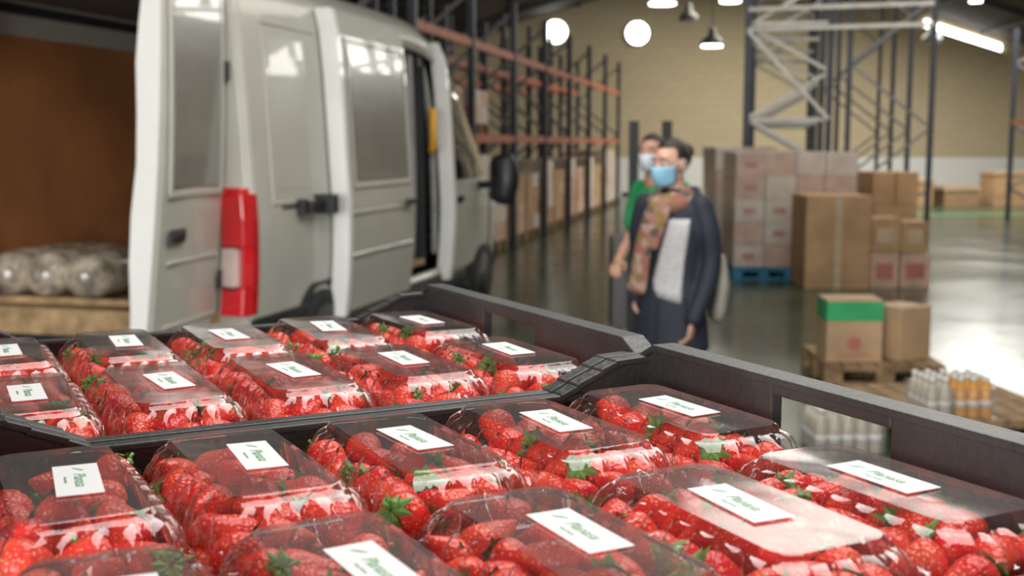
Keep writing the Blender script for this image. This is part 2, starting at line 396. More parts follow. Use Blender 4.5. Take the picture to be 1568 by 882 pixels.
zT=[(0,2.66),(.12,2.70),(3.1,2.70),(3.5,2.65),(3.85,2.52),(4.2,2.28),(4.6,1.88),(4.95,1.50),(5.2,1.34),(5.55,1.18),(5.85,.95)]
wT=[(0,.985),(.15,1),(4.9,1),(5.3,.97),(5.65,.90),(5.85,.78)]
xz=[(z,x) for x,z in secR]
def vsec(s):
    f=(lerp(zT,s)-1.0)/1.70; w=lerp(wT,s); r=[]
    for x,z in secR:
        r.append((x*w,1+(z-1)*f if z>1 else z))
    return r
def sx(s,z):
    f=max(.05,(lerp(zT,s)-1.0)/1.70); z0=1+(z-1)/f if z>1 else z
    return lerp(xz,min(z0,2.57))*lerp(wT,s)
SO=2.42
st=[0,.06,.3,.7,1.1,1.5,1.9,2.2,SO,2.7,3.0,3.3,3.6,3.75,3.9,4.05,4.2,4.4,4.6,4.75,4.95,5.2,5.4,5.55,5.7,5.85]
q=MB(); vs=[];nj=2*len(secR)-1
for s_ in st:
    r=vsec(s_); vs+=[(x,s_,z) for x,z in r]+[(-x,s_,z) for x,z in reversed(r[:-1])]
fs=[]
for k in range(len(st)-1):
    s0,s1=st[k],st[k+1]
    for j in range(nj-1):
        if 1<=j<8 and s0>=SO-1e-6 and s1<=3.6+1e-6: continue
        f=(k*nj+j,(k+1)*nj+j,(k+1)*nj+j+1,k*nj+j+1)
        g=1 if (s0>=3.9-1e-6 and s1<=4.95+1e-6 and 10<=j<=15) else 0
        fs.append((f,g))
q.v+= [Vector(p) for p in vs]
for f,g in fs: q.f.append(list(f)); q.m.append(g); q.s.append(True)
q.f.append([ (len(st)-1)*nj+j for j in range(nj)]); q.m.append(0); q.s.append(False)
body=q.obj('body_shell',[M_van,M_glass],van,solid=-.03)
def patch(q,s0,s1,z0,z1,off,th,mi,ns=6,nz=8,side=1):
    A=[];B=[]
    for i in range(ns+1):
        for j in range(nz+1):
            s_=s0+(s1-s0)*i/ns; z=z0+(z1-z0)*j/nz
            x=sx(s_,z)+off
            A.append((side*x,s_,z)); B.append((side*(x-th),s_,z))
    n=(ns+1)*(nz+1); F=[]
    id=lambda i,j:i*(nz+1)+j
    for i in range(ns):
        for j in range(nz):
            F.append((id(i,j),id(i+1,j),id(i+1,j+1),id(i,j+1))); F.append((n+id(i,j),n+id(i,j+1),n+id(i+1,j+1),n+id(i+1,j)))
    for i in range(ns):
        F.append((id(i,0),n+id(i,0),n+id(i+1,0),id(i+1,0))); F.append((id(i,nz),id(i+1,nz),n+id(i+1,nz),n+id(i,nz)))
    for j in range(nz):
        F.append((id(0,j),id(0,j+1),n+id(0,j+1),n+id(0,j))); F.append((id(ns,j),n+id(ns,j),n+id(ns,j+1),id(ns,j+1)))
    q.add(A+B,F,mi,False)
def frame_patch(q,s0,s1,z0,z1,off,w,mi,th=.012):
    patch(q,s0,s1,z0,z0+w,off,th,mi,nz=1);patch(q,s0,s1,z1-w,z1,off,th,mi,nz=1)
    patch(q,s0,s0+w,z0+w,z1-w,off,th,mi,ns=1);patch(q,s1-w,s1,z0+w,z1-w,off,th,mi,ns=1)
q=MB()
patch(q,1.12,SO+.03,.5,2.44,.10,.055,0,ns=8,nz=14)
patch(q,1.08,1.15,.48,2.46,.125,.115,3,ns=1,nz=14)
patch(q,1.30,SO-.08,1.36,2.24,.108,.01,1,ns=6,nz=6)
frame_patch(q,1.25,SO-.03,1.31,2.29,.114,.025,0)
patch(q,1.15,SO,.86,.885,.112,.02,0,nz=1)
patch(q,1.2,SO-.03,1.14,1.165,.112,.015,0,nz=1)
q.box(1.15,1.19,SO-.22,SO-.08,1.16,1.2,2)
q.obj('sliding_door',[M_van,M_vand,M_blk,M_van_lit],van,bevel=.008)
q=MB()
frame_patch(q,.24,1.0,1.25,2.3,.008,.015,0)
patch(q,.32,.95,1.33,2.22,.002,.01,1)
patch(q,.35,1.06,1.225,1.24,.012,.02,2,nz=1)
q.box(1.02,1.10,.62,1.04,1.19,1.25,2);q.box(1.0,1.16,.82,.90,1.17,1.29,2);q.box(1.0,1.08,.55,.62,1.18,1.27,2)
patch(q,.0,SO,.50,.62,.02,.03,2,nz=1)
q.obj('side_trim',[M_van,M_van,M_blk],van,bevel=.005)
q=MB()
patch(q,3.55,3.64,.45,2.44,.08,.12,3,ns=1,nz=14)
patch(q,3.66,4.95,.5,1.28,.022,.03,0,ns=6,nz=6)
patch(q,3.66,3.76,1.28,2.3,.02,.03,0,ns=1,nz=6)
top=lambda s_: min(2.25,lerp(zT,s_)-.16)
ns=8
vs=[];F=[]
for i in range(ns+1):
    s_=3.76+(4.85-3.76)*i/ns
    zt_=max(1.32,top(s_))
    for j in range(5):
        z=1.3+(zt_-1.3)*j/4; vs.append((sx(s_,z)+.02,s_,z))
for i in range(ns):
    for j in range(4): F.append((i*5+j,(i+1)*5+j,(i+1)*5+j+1,i*5+j+1))
q.add(vs,F,1,True)
q.add([(-v_[0],v_[1],v_[2]) for v_ in vs],[f[::-1] for f in F],1,True)
patch(q,3.7,3.715,.5,2.3,.026,.01,2,ns=1); patch(q,3.85,4.0,1.1,1.15,.045,.03,2,ns=1,nz=1)
patch(q,4.96,4.97,.6,1.25,.03,.02,2,ns=1)
q.obj('front_door',[M_van,M_glass,M_blk,M_van_lit],van,bevel=.006)
q=MB()
for sd in (1,-1):
    q.beam((sd*1.02,4.6,1.22),(sd*1.28,4.55,1.24),.06,.07,0)
    q.sweep([(sd*1.27,4.55,1.10),(sd*1.3,4.55,1.28),(sd*1.28,4.55,1.46)],[(.12,.06),(.14,.08),(.12,.06)],mi=0,up=(0,1,0))
q.obj('wing_mirrors',[M_blk],van)
q=MB()
zs=[.5,.7,.9,1.1,1.3,1.5,1.7,1.9,2.1,2.3,2.44,2.54]
for sd in (1,-1):
    rs=[]
    for z in zs:
        xo=sx(0,z)
        rs.append([(sd*(xo-.20),-.02,z),(sd*(xo-.02),-.02,z),(sd*(xo+.003),.04,z),(sd*(xo-.20),.08,z)])
    q.rings(rs,0,False,True)
q.box(-.85,.85,-.02,.08,2.52,2.64,0)
q.box(-.95,.95,-.10,.12,.36,.50,1); q.box(-.80,.80,-.12,.06,.50,.655,4)
for sd in (1,-1):
    def lamp(z0,z1,xa,xb,mi_,pr=.06,wr=.05):
        q.rings([[(sd*(sx(0,z)-xa),-.02-pr*.6,z),(sd*(sx(0,z)-xb-.02),-.02-pr,z),(sd*(sx(0,z)-xb+.01),-.02,z),(sd*(sx(0,z)-xb+.012),wr,z),(sd*(sx(0,z)-xa),.0,z)] for z in (z0,(z0+z1)/2,z1)],mi_,False,True)
    lamp(1.03,1.33,.17,0,2); lamp(.80,1.03,.17,.055,3); lamp(.80,1.03,.055,0,2); lamp(.64,.80,.17,0,2); lamp(1.33,1.36,.15,0.02,2,.03)
    lamp(.79,.81,.172,.05,1,.062,.03); lamp(1.02,1.035,.172,.05,1,.062,.03)
M_tail=mat('tail_lamp_red',(.60,.012,.018),.12,coat=1,var=.2); M_tailw=mat('tail_lamp_clear',(.6,.46,.43),.12,coat=1)
q.obj('rear_frame',[M_van,M_blk,M_tail,M_tailw,M_woodv],van,bevel=.006)
q=MB()
q.box(-.97,.9,.05,3.4,.60,.65,0)
for k in range(9): q.box(-.97+k*.2,-.965+k*.2,.05,3.4,.65,.652,3)
q.box(-.965,-.93,.1,3.4,.66,2.45,1)
q.box(.90,.93,.12,1.05,.66,2.3,1)
q.box(-.92,-.88,.1,3.4,2.42,2.50,2)
q.box(-.9,.9,3.4,3.44,.65,2.5,2)
q.box(-.88,.86,.1,3.4,2.50,2.52,4)
q.box(-.95,.95,.2,5.3,.34,.5,3)
q.sweep([(.95,3.50,.7),(.95,3.49,1.3),(.92,3.47,1.9),(.86,3.42,2.3)],[.03]*4,mi=5)
q.sweep([(.88,3.10,.7),(.90,3.1,1.3),(.88,3.08,2.3)],[.03]*3,mi=5)
q.box(.6,.9,3.30,3.38,.65,1.4,2)
q.sweep([(.97,3.38,1.55),(1.0,3.34,1.58),(1.0,3.34,1.84),(.97,3.38,1.87)],[.03]*4,mi=6)
q.box(.9,1.0,SO,3.56,.44,.5,3)
q.obj('cargo_interior',[M_woodv,M_ply,M_dark,M_seam,mat('headliner',(.12,.11,.10),.8),mat('inner_pillar',(.34,.34,.33),.4),mat('yellow_grip',(.85,.42,.02),.4)],van)
def rdoor(name,hx,hy,ang,sd):
    q=MB(); W=.825
    zz=[.55,.75,1.0,1.25,1.5,1.75,2.0,2.2,2.4,2.54]
    rs=[];rs2=[]
    LN=.055
    for z in zz:
        ln=LN*(z-.9)*sd; w=W-.05*(z-.55)
        c=.03*math.sin((z-.55)/1.99*math.pi)
        rs.append([(ln+c*sd,0,z),(ln+(.012+c)*sd,-w*.5,z),(ln+c*sd,-w+.03,z),(ln+(c-.02)*sd,-w,z),(ln-.10*sd,-w,z),(ln-.12*sd,-w+.05,z),(ln-.06*sd,-w*.5,z),(ln-.06*sd,0,z)])
        k=.012*math.sin(z*7)
        rs2.append([(ln+(c-.012)*sd,-w-.012,z),(ln+(c-.012)*sd,-w+.01,z),(ln-(.105+k)*sd,-w+.01,z),(ln-(.105+k)*sd,-w-.012,z)])
    q.rings(rs,0,False,True); q.rings(rs2,4,False,True)
    def P(y,z,off): return (LN*(z-.9)*sd+(.03*math.sin((z-.55)/1.99*math.pi)+off+.008)*sd,y,z)
    def quad(y0,y1,z0,z1,off,mi_):
        n=6; rs=[]
        for k in range(n+1):
            z=z0+(z1-z0)*k/n; rs.append([P(y0,z,off),P(y1,z,off),P(y1,z,off-.014),P(y0,z,off-.014)])
        q.rings(rs,mi_,False,True)
    quad(-.66,-.10,1.38,2.38,.008,1)
    quad(-.70,-.06,1.33,1.36,.012,0);quad(-.70,-.06,2.40,2.43,.012,0);quad(-.70,-.67,1.33,2.43,.012,0);quad(-.09,-.06,1.33,2.43,.012,0)
    quad(-.70,-.52,1.10,1.17,.02,3);quad(-.67,-.55,1.12,1.15,.035,2)
    quad(-.68,-.08,.66,.675,.009,0);quad(-.68,-.08,.99,1.005,.009,0)
    for z in (.8,1.95): quad(-.06,.04,z,z+.1,.02,2)
    q.obj(name,[M_van,M_vand,M_blk,M_seam,M_van_lit],van,loc=(hx,hy,0),rz=ang,bevel=.008)
rdoor('rear_door_right',.80,-.03,math.radians(4.5),1)
rdoor('rear_door_left',-.80,-.03,math.radians(-20),-1)
for sd in (1,-1):
    for s_ in (.95,4.75):
        q=MB()
        prof=[(.14,-.1),(.27,-.11),(.33,-.10),(.345,-.06),(.345,.06),(.33,.10),(.27,.11)]
        q.rings([[(x,rr*math.cos(2*math.pi*i/32),rr*math.sin(2*math.pi*i/32)) for i in range(32)] for rr,x in prof],0,True,True)
        q.rings([[(sd*x,rr*math.cos(2*math.pi*i/32),rr*math.sin(2*math.pi*i/32)) for i in range(32)] for rr,x in ((.24,.112),(.2,.08),(.08,.1),(.03,.118))],1,True,True)
        q.obj('wheel',[M_rub,M_steel],van,loc=(sd*.93,s_,.345))
        q=MB(); n=20
        rs=[]
        for i in range(n+1):
            a=math.pi*(-.08+1.16*i/n)
            rs.append([(sd*(sx(s_,.6)+.012),s_+r_*math.cos(a),.345+r_*math.sin(a)) for r_ in (.36,.43)]+[(sd*(sx(s_,.6)-.1),s_+r_*math.cos(a),.345+r_*math.sin(a)) for r_ in (.43,.36)])
        q.rings(rs,0,False,True)
        disc=[(s_+.37*math.cos(math.pi*i/16),.36+.37*math.sin(math.pi*i/16)) for i in range(17)]
        q.prism(disc,0,sd*(sx(s_,.6)-.06),sd*(sx(s_,.6)+.006),1)
        q.obj('wheel_arch',[M_blk,M_rub],van)
q=MB(); q.box(-.85,.85,5.75,5.89,.35,.62,0); q.box(-.55,.55,5.83,5.87,.66,.85,0)
for sd in(1,-1): q.prism([(sd*.55,.8),(sd*.8,.82),(sd*.82,1.0),(sd*.6,.92)],1,5.7,5.83,1)
q.obj('front_bumper',[M_blk,M_tailw],van)
q=MB()
for k in range(3):
    q.sweep([(-.78+k*.27,.30,.80),(-.78+k*.27,1.1,.80)],[.15,.15],n=20,mi=0)
q.box(-.9,-.25,1.45,2.4,.652,.84,1);q.box(-.92,-.23,1.43,2.42,.81,.845,1)
q.box(-.9,.3,.08,.16,.652,.69,1)
q.obj('wrapped_rolls',[mat('plastic_roll',(.52,.45,.35),.22,var=.5,scale=9,bump=.6,bscale=12,coat=.6),M_woodv],van)

# ------------------------------------------------------------ CRATES
CA=math.radians(27)
cc,cs=math.cos(CA),math.sin(CA)
C2=Vector((-.021,.713)); C1=Vector((-.257,1.174))
M_crate=mat('crate_plastic',(.030,.030,.031),.45,var=.2,scale=7,bump=.12,bscale=160,col2=(.048,.047,.046))
def crate_mesh():
    q=MB(); HX,HY=.298,.254; zl,zh=.074,.112; w=.011
    q.box(-HX,HX,-HY,HY,0,.008)
    for sd in (1,-1):
        a,b_=(sd*HX-w,sd*HX) if sd>0 else (-HX,-HX+w)
        q.box(a,b_,-HY,HY,0,.045)
        yc=.008
        q.prism([(-HY,.045),(yc-.063,.045),(yc-.063,zh),(-HY+.02,zh),(-HY,zh-.012)],0,a,b_)
        q.prism([(HY,.045),(yc+.063,.045),(yc+.063,zh),(HY-.02,zh),(HY,zh-.012)][::-1],0,a,b_)
        q.box(a,b_,yc-.063,yc+.063,.101,zh); q.box(a,b_,yc-.063,yc+.063,.045,.060)
        l0,l1=(a-.003,b_+.011) if sd>0 else (a-.011,b_+.003)
        q.prism([(-HY-.003,zh-.014),(-HY+.020,zh-.003),(HY-.020,zh-.003),(HY+.003,zh-.014),(HY+.003,zh-.008),(HY-.02,zh+.004),(-HY+.02,zh+.004),(-HY-.003,zh-.008)],0,l0,l1)
        for yy in (-.21,-.14,-.08,.09,.15,.21): q.box(b_ if sd>0 else a-.008,b_+.008 if sd>0 else a,yy-.003,yy+.003,.01,zh-.01)
        q.box(*( (b_,b_+.008) if sd>0 else (a-.008,a)),-HY,HY,.03,.036)
        c,d=(sd*HY-.009,sd*HY) if sd>0 else (-HY,-HY+.009)
        q.box(-HX,HX,c,d,0,zl)
        q.box(-HX,HX,c-.003,d+.003,zl-.004,zl+.002)
        for ex in (1,-1):
            pr=[(HX,zl-.01),(HX,zh-.010),(HX-.045,zh-.012),(HX-.060,zh-.019),(HX-.085,zl+.008),(HX-.10,zl),(HX-.10,zl-.01)]
            q.prism([(ex*a_,b2) for a_,b2 in pr][::ex],1,c,d)
            for (xa,za),(xb,zb) in zip(pr[1:5],pr[2:6]):
                q.beam((ex*(xa+.002),(c+d)/2,za),(ex*(xb-.002),(c+d)/2,zb),.017,.006,0)
        for k in range(13):
            xx=-.27+k*.045; e=(d,d+.003) if sd>0 else (c-.003,c)
            if abs(xx)<.19: q.box(xx-.002,xx+.002,e[0],e[1],.005,zl)
    return q.mesh('plastic_crate',[M_crate])
cm=crate_mesh()
ZC=1.305
for ci,C in enumerate((C2,C1)):
    for k in range(10):
        o=link(D.objects.new('plastic_crate',cm)); o.location=(C.x,C.y,ZC-k*.120); o.rotation_euler=(0,0,CA)
        mm=o.modifiers.new('b','BEVEL'); mm.width=.0025; mm.segments=2; mm.limit_method='ANGLE'
zbase=ZC-9*.120
q=MB()
pallet(q,-.4,.4,-.6,.6,0,0)
pc=(C1+C2)/2
q.box(-.38,.38,-.58,.58,.1445,zbase-.001,0)
q.obj('wooden_pallet',[M_wood],loc=(pc.x,pc.y,0),rz=CA)
# ------------------------------------------------------------ PUNNETS
M_clear=clear_mat('clear_pet',haze=.02,bump=.35,bscale=45,rough=.04,boost=1.9,dist=.004)
M_lid=clear_mat('clear_pet_lid',haze=.11,bump=.22,bscale=10,rough=.13,boost=1.8,dist=.008)
def rr(hx,hy,r,z,amp=0,nn=30,ph=0):
    pts=[]
    segs=[((hx,-hy+r),(hx,hy-r),nn*2,0),((hx-r,hy-r),None,8,1),((hx-r,hy),(-hx+r,hy),nn,2),((-hx+r,hy-r),None,8,3),
          ((-hx,hy-r),(-hx,-hy+r),nn*2,4),((-hx+r,-hy+r),None,8,5),((-hx+r,-hy),(hx-r,-hy),nn,6),((hx-r,-hy+r),None,8,7)]
    for a,b_,n,k in segs:
        if b_ is None:
            a0={1:0,3:90,5:180,7:270}[k]
            for i in range(n):
                an=math.radians(a0+90*(i+.5)/n); pts.append((a[0]+r*math.cos(an),a[1]+r*math.sin(an),z))
        else:
            nr=7 if k in(0,4) else 3
            for i in range(n):
                t_=(i+.5)/n; x=a[0]+(b_[0]-a[0])*t_; y=a[1]+(b_[1]-a[1])*t_
                d=amp*(abs(math.sin(math.pi*nr*t_))-.5)*1.6
                nx,ny={0:(1,0),2:(0,1),4:(-1,0),6:(0,-1)}[k]
                pts.append((x+nx*d,y+ny*d,z))
    return pts
PX,PY=.0555,.1115
q=MB()
base=[rr(.043,.094,.012,.002),rr(.0455,.098,.014,.006,.001),rr(.0485,.103,.016,.022,.004),rr(.051,.106,.017,.036,.003),rr(.052,.107,.018,.040),rr(PX,PY,.018,.041),rr(PX,PY,.018,.0425)]
q.rings(base,0,True,False)
q.add(base[0],[tuple(range(len(base[0])))[::-1]],0,False)
lid=[rr(PX,PY,.018,.0435),rr(.052,.107,.018,.044),rr(.0515,.1065,.018,.047,.003),rr(.0505,.105,.018,.055,.007),rr(.048,.102,.018,.064,.007),rr(.044,.097,.018,.0720,.0045),rr(.0400,.091,.016,.0755,.0008),
     rr(.039,.088,.015,.0755),rr(.038,.086,.014,.0792),rr(.0365,.084,.014,.0808)]
q.rings(lid,0,True,False)
top_=[rr(.0365,.084,.014,.0808),rr(.031,.079,.012,.0806),rr(.012,.05,.008,.0802)]
q.rings(top_,1,True,False); q.add(top_[-1],[tuple(range(len(top_[-1])))],1,True)
for y in (-.110,.110): q.box(-.012,.012,y-.004,y+.004,.0415,.046,0)
shell=q.mesh('clamshell',[M_clear,M_lid])
m,t,out=nt('strawberry'); N=t.nodes;L=t.links
b=N.new('ShaderNodeBsdfPrincipled');L.new(b.outputs[0],out.inputs[0])
tc=N.new('ShaderNodeTexCoord');vo=N.new('ShaderNodeTexVoronoi');vo.inputs['Scale'].default_value=300;L.new(tc.outputs['Object'],vo.inputs['Vector'])
vo.inputs['Randomness'].default_value=.65
no=N.new('ShaderNodeTexNoise');no.inputs['Scale'].default_value=38;L.new(tc.outputs['Object'],no.inputs['Vector'])
c2=N.new('ShaderNodeValToRGB');e=c2.color_ramp.elements;e[0].position=.33;e[0].color=(.82,.006,.018,1);e[1].position=.70;e[1].color=(1.0,.095,.045,1)
L.new(no.outputs[0],c2.inputs[0])
mp=N.new('ShaderNodeMapRange');mp.inputs['From Min'].default_value=.15;mp.inputs['From Max'].default_value=.27;mp.inputs['To Min'].default_value=.8;mp.inputs['To Max'].default_value=0
L.new(vo.outputs['Distance'],mp.inputs[0])
mx=N.new('ShaderNodeMix');mx.data_type='RGBA';L.new(mp.outputs[0],mx.inputs[0]);L.new(c2.outputs[0],mx.inputs['A']);mx.inputs['B'].default_value=(.95,.52,.14,1)
L.new(mx.outputs['Result'],b.inputs['Base Color']);b.inputs['Roughness'].default_value=.27
bp=N.new('ShaderNodeBump');bp.inputs['Strength'].default_value=.7;bp.inputs['Distance'].default_value=.0013
L.new(vo.outputs['Distance'],bp.inputs['Height']);L.new(bp.outputs[0],b.inputs['Normal'])
M_berry=m
M_leaf=mat('strawberry_leaf',(.14,.30,.06),.5,var=.4,scale=60)
prof=[(0,.02),(.02,.40),(.07,.72),(.16,.94),(.27,1.0),(.40,.93),(.54,.78),(.68,.60),(.81,.41),(.91,.24),(.97,.12),(1,.02)]
def berry(q,c,R,Mr,leaf=True):
    Ln=R*random.uniform(2.3,2.75); M=Matrix.Translation(c)@Mr; fl=random.uniform(.85,1.0)
    q.rings([[(R*p*(1+.05*math.sin(2*a+c[0]*500))*math.cos(a),fl*R*p*math.sin(a),Ln*(.5-t_)) for a in [2*math.pi*i/16 for i in range(16)]] for t_,p in prof][::-1],0,True,True,M)
    if leaf:
        n=9
        for k in range(n):
            a=2*math.pi*(k+random.uniform(-.25,.25))/n; l=R*random.uniform(.7,1.15)
            ca,sa=math.cos(a),math.sin(a); w=.0034
            z0=Ln*.49; zt=random.uniform(-.5,.3)*R
            vs=[(0,0,z0+.001),(ca*l*.5-sa*w,sa*l*.5+ca*w,z0+.0015),(ca*l*.5,sa*l*.5,z0+.003),(ca*l,sa*l,z0+zt),(ca*l*.5+sa*w,sa*l*.5-ca*w,z0+.0015)]
            q.add(vs,[(0,1,2),(1,3,2),(0,2,4),(2,3,4)],1,False,M)
        q.cyl(M@Vector((0,0,z0)),M@Vector((0,.003,z0+.009)),.0013,n=6,mi=1)
bm=[]
for v_ in range(6):
    q=MB()
    for L_ in range(2):
        for i in range(3):
            for j in range(7):
                R=random.uniform(.0138,.0170)
                x=(i-1)*.0305+random.uniform(-.003,.003); y=(j-3)*.0285+random.uniform(-.003,.003)
                z=.020 if L_==0 else .049+random.uniform(-.003,.007)
                if L_==1 and i!=1: z-=.003
                an=random.uniform(0,2*math.pi); til=math.radians(random.choice((65,80,95,110,125)))
                Mr=Matrix.Rotation(an,4,'Z')@Matrix.Rotation(til,4,'X')
                berry(q,Vector((x,y,z)),R,Mr,leaf=(L_==1 and random.random()<.65) or (L_==0 and random.random()<.3))
    bm.append(q.mesh('strawberries',[M_berry,M_leaf]))
q=MB(); q.box(-.0135,.0135,-.035,.035,0,.0004); labm=q.mesh('label',[mat('label_paper',(.84,.84,.85),.5,var=.01)])
M_ink=mat('green_ink',(.10,.34,.12),.5,var=.02)
tx=D.curves.new('label_text','FONT'); tx.body='Planasa'; tx.size=.0105; tx.align_x='CENTER'; tx.align_y='CENTER'; tx.shear=.25; tx.extrude=.00005
tx.materials.append(M_ink)
tx2=D.curves.new('label_small_text','FONT'); tx2.body='fresas frescas'; tx2.size=.0028; tx2.align_x='CENTER'; tx2.align_y='CENTER'; tx2.extrude=.00005; tx2.materials.append(M_ink)
q=MB()
sw=[]
for i in range(9):
    t_=i/8; sw.append((-.0275+t_*.009,-.002+.0065*math.sin(t_*1.5)))
for i in range(8,-1,-1):
    t_=i/8; sw.append((-.0275+t_*.009,-.002+.0065*math.sin(t_*1.5)-.0022*math.sin(t_*math.pi)))
q.prism(sw,2,0,.0001); swm=q.mesh('swoosh',[M_ink])
def punnet(C,ix,iy):
    lx=ix*.1135+random.uniform(-.001,.001); ly=iy*.1130+random.uniform(-.001,.001)
    X=C.x+cc*lx-cs*ly; Y=C.y+cs*lx+cc*ly
    e=empty('strawberry_punnet',(X,Y,ZC+.0085),CA+random.uniform(-.02,.02))
    e.rotation_euler[0]=random.uniform(-.012,.012); e.rotation_euler[1]=random.uniform(-.012,.012)
    o=link(D.objects.new('clamshell',shell)); o.parent=e
    o=link(D.objects.new('strawberries',random.choice(bm))); o.parent=e
    if random.random()<.5: o.rotation_euler=(0,0,math.pi)
    ja=random.uniform(-.09,.09); jx=random.uniform(-.004,.004)+.002; jy=random.uniform(-.006,.006)
    def sub(n,d,z,a=0):
        o=link(D.objects.new(n,d)); o.parent=e; o.location=(jx,jy,z); o.rotation_euler=(0,0,ja+a); return o
    sub('label',labm,.0813); o=sub('label_text',tx,.0818,-math.pi/2); o.location.y-=.003; o.location.x+=.001
    o=sub('label_small_text',tx2,.0818,-math.pi/2); o.location.x-=.007
    sub('label_mark',swm,.0818,-math.pi/2)
for C in (C2,C1):
    for ix in (-2,-1,0,1,2):
        for iy in (-1,1): punnet(C,ix,iy)
# ------------------------------------------------------------ PEOPLE
M_skin=mat('skin',(.60,.35,.26),.5,var=.06,scale=20); M_skin2=mat('skin_tan',(.46,.25,.17),.5,var=.08,scale=20)
M_hair=mat('hair_dark',(.022,.014,.010),.5,var=.3,scale=60,bump=.4,bscale=150)
M_navy=mat('navy_coat',(.017,.021,.036),.7,var=.2,bump=.2); M_knit=mat('grey_marl',(.50,.49,.50),.9,var=.16,scale=70,bump=.3,bscale=200)
M_mask=mat('mask_blue',(.26,.52,.70),.7,var=.06); M_maskw=mat('mask_white',(.55,.60,.66),.7,var=.05)
M_gr=mat('green_polo',(.015,.25,.085),.75,var=.12,bump=.2,bscale=30); M_trs=mat('dark_trousers',(.02,.022,.03),.8)
M_eye=mat('eye_white',(.75,.72,.7),.2,var=.02); M_iris=mat('iris',(.03,.015,.01),.1); M_lips=mat('lips',(.4,.12,.1),.5)
m,t,out=nt('patterned_scarf'); N=t.nodes;L=t.links
b=N.new('ShaderNodeBsdfPrincipled');L.new(b.outputs[0],out.inputs[0]);b.inputs['Roughness'].default_value=.9
tc=N.new('ShaderNodeTexCoord');vo=N.new('ShaderNodeTexVoronoi');vo.inputs['Scale'].default_value=26;L.new(tc.outputs['Object'],vo.inputs['Vector'])
sp=N.new('ShaderNodeSeparateColor');L.new(vo.outputs['Color'],sp.inputs[0])
cr=N.new('ShaderNodeValToRGB');cr.color_ramp.interpolation='CONSTANT'
el=cr.color_ramp.elements;el[0].color=(.30,.12,.09,1);el[1].position=.3;el[1].color=(.40,.27,.21,1)
for p_,c_ in ((.5,(.24,.16,.05,1)),(.68,(.32,.16,.12,1)),(.85,(.11,.09,.07,1))):
    x=el.new(p_);x.color=c_
L.new(sp.outputs[0],cr.inputs[0]);L.new(cr.outputs[0],b.inputs['Base Color'])
M_scarf=m
def hand(q,wr,d,n,thumb_side,L=.17,curl=.35):
    wr=Vector(wr);d=Vector(d).normalized();n=Vector(n);n=(n-d*n.dot(d)).normalized();w=d.cross(n).normalized()*thumb_side
    q.sweep([wr-d*.02,wr+d*.02,wr+d*.06,wr+d*.09],[(.024,.019),(.031,.016),(.038,.014),(.036,.012)],n=14,up=n,mi=0)
    for k,(off,ln) in enumerate(((.029,.070),(.010,.079),(-.010,.072),(-.028,.056))):
        p=wr+d*.085+w*off; a=.12+.03*k; pts=[p]
        for sg in (.45,.32,.25):
            a+=curl; pts.append(pts[-1]+(d*math.cos(a)+n*math.sin(a))*ln*sg)
        q.sweep(pts,[.0092,.0085,.0078,.0066],n=10,up=n)
    p=wr+d*.025+w*.028
    q.sweep([p,p+(d*.6+w*.6+n*.2)*.035,p+(d*.6+w*.6+n*.2)*.035+(d*.85+w*.15+n*.3)*.03,p+(d*.6+w*.6+n*.2)*.035+(d*.9+n*.45)*.052],[.013,.011,.0095,.0075],n=10,up=n)
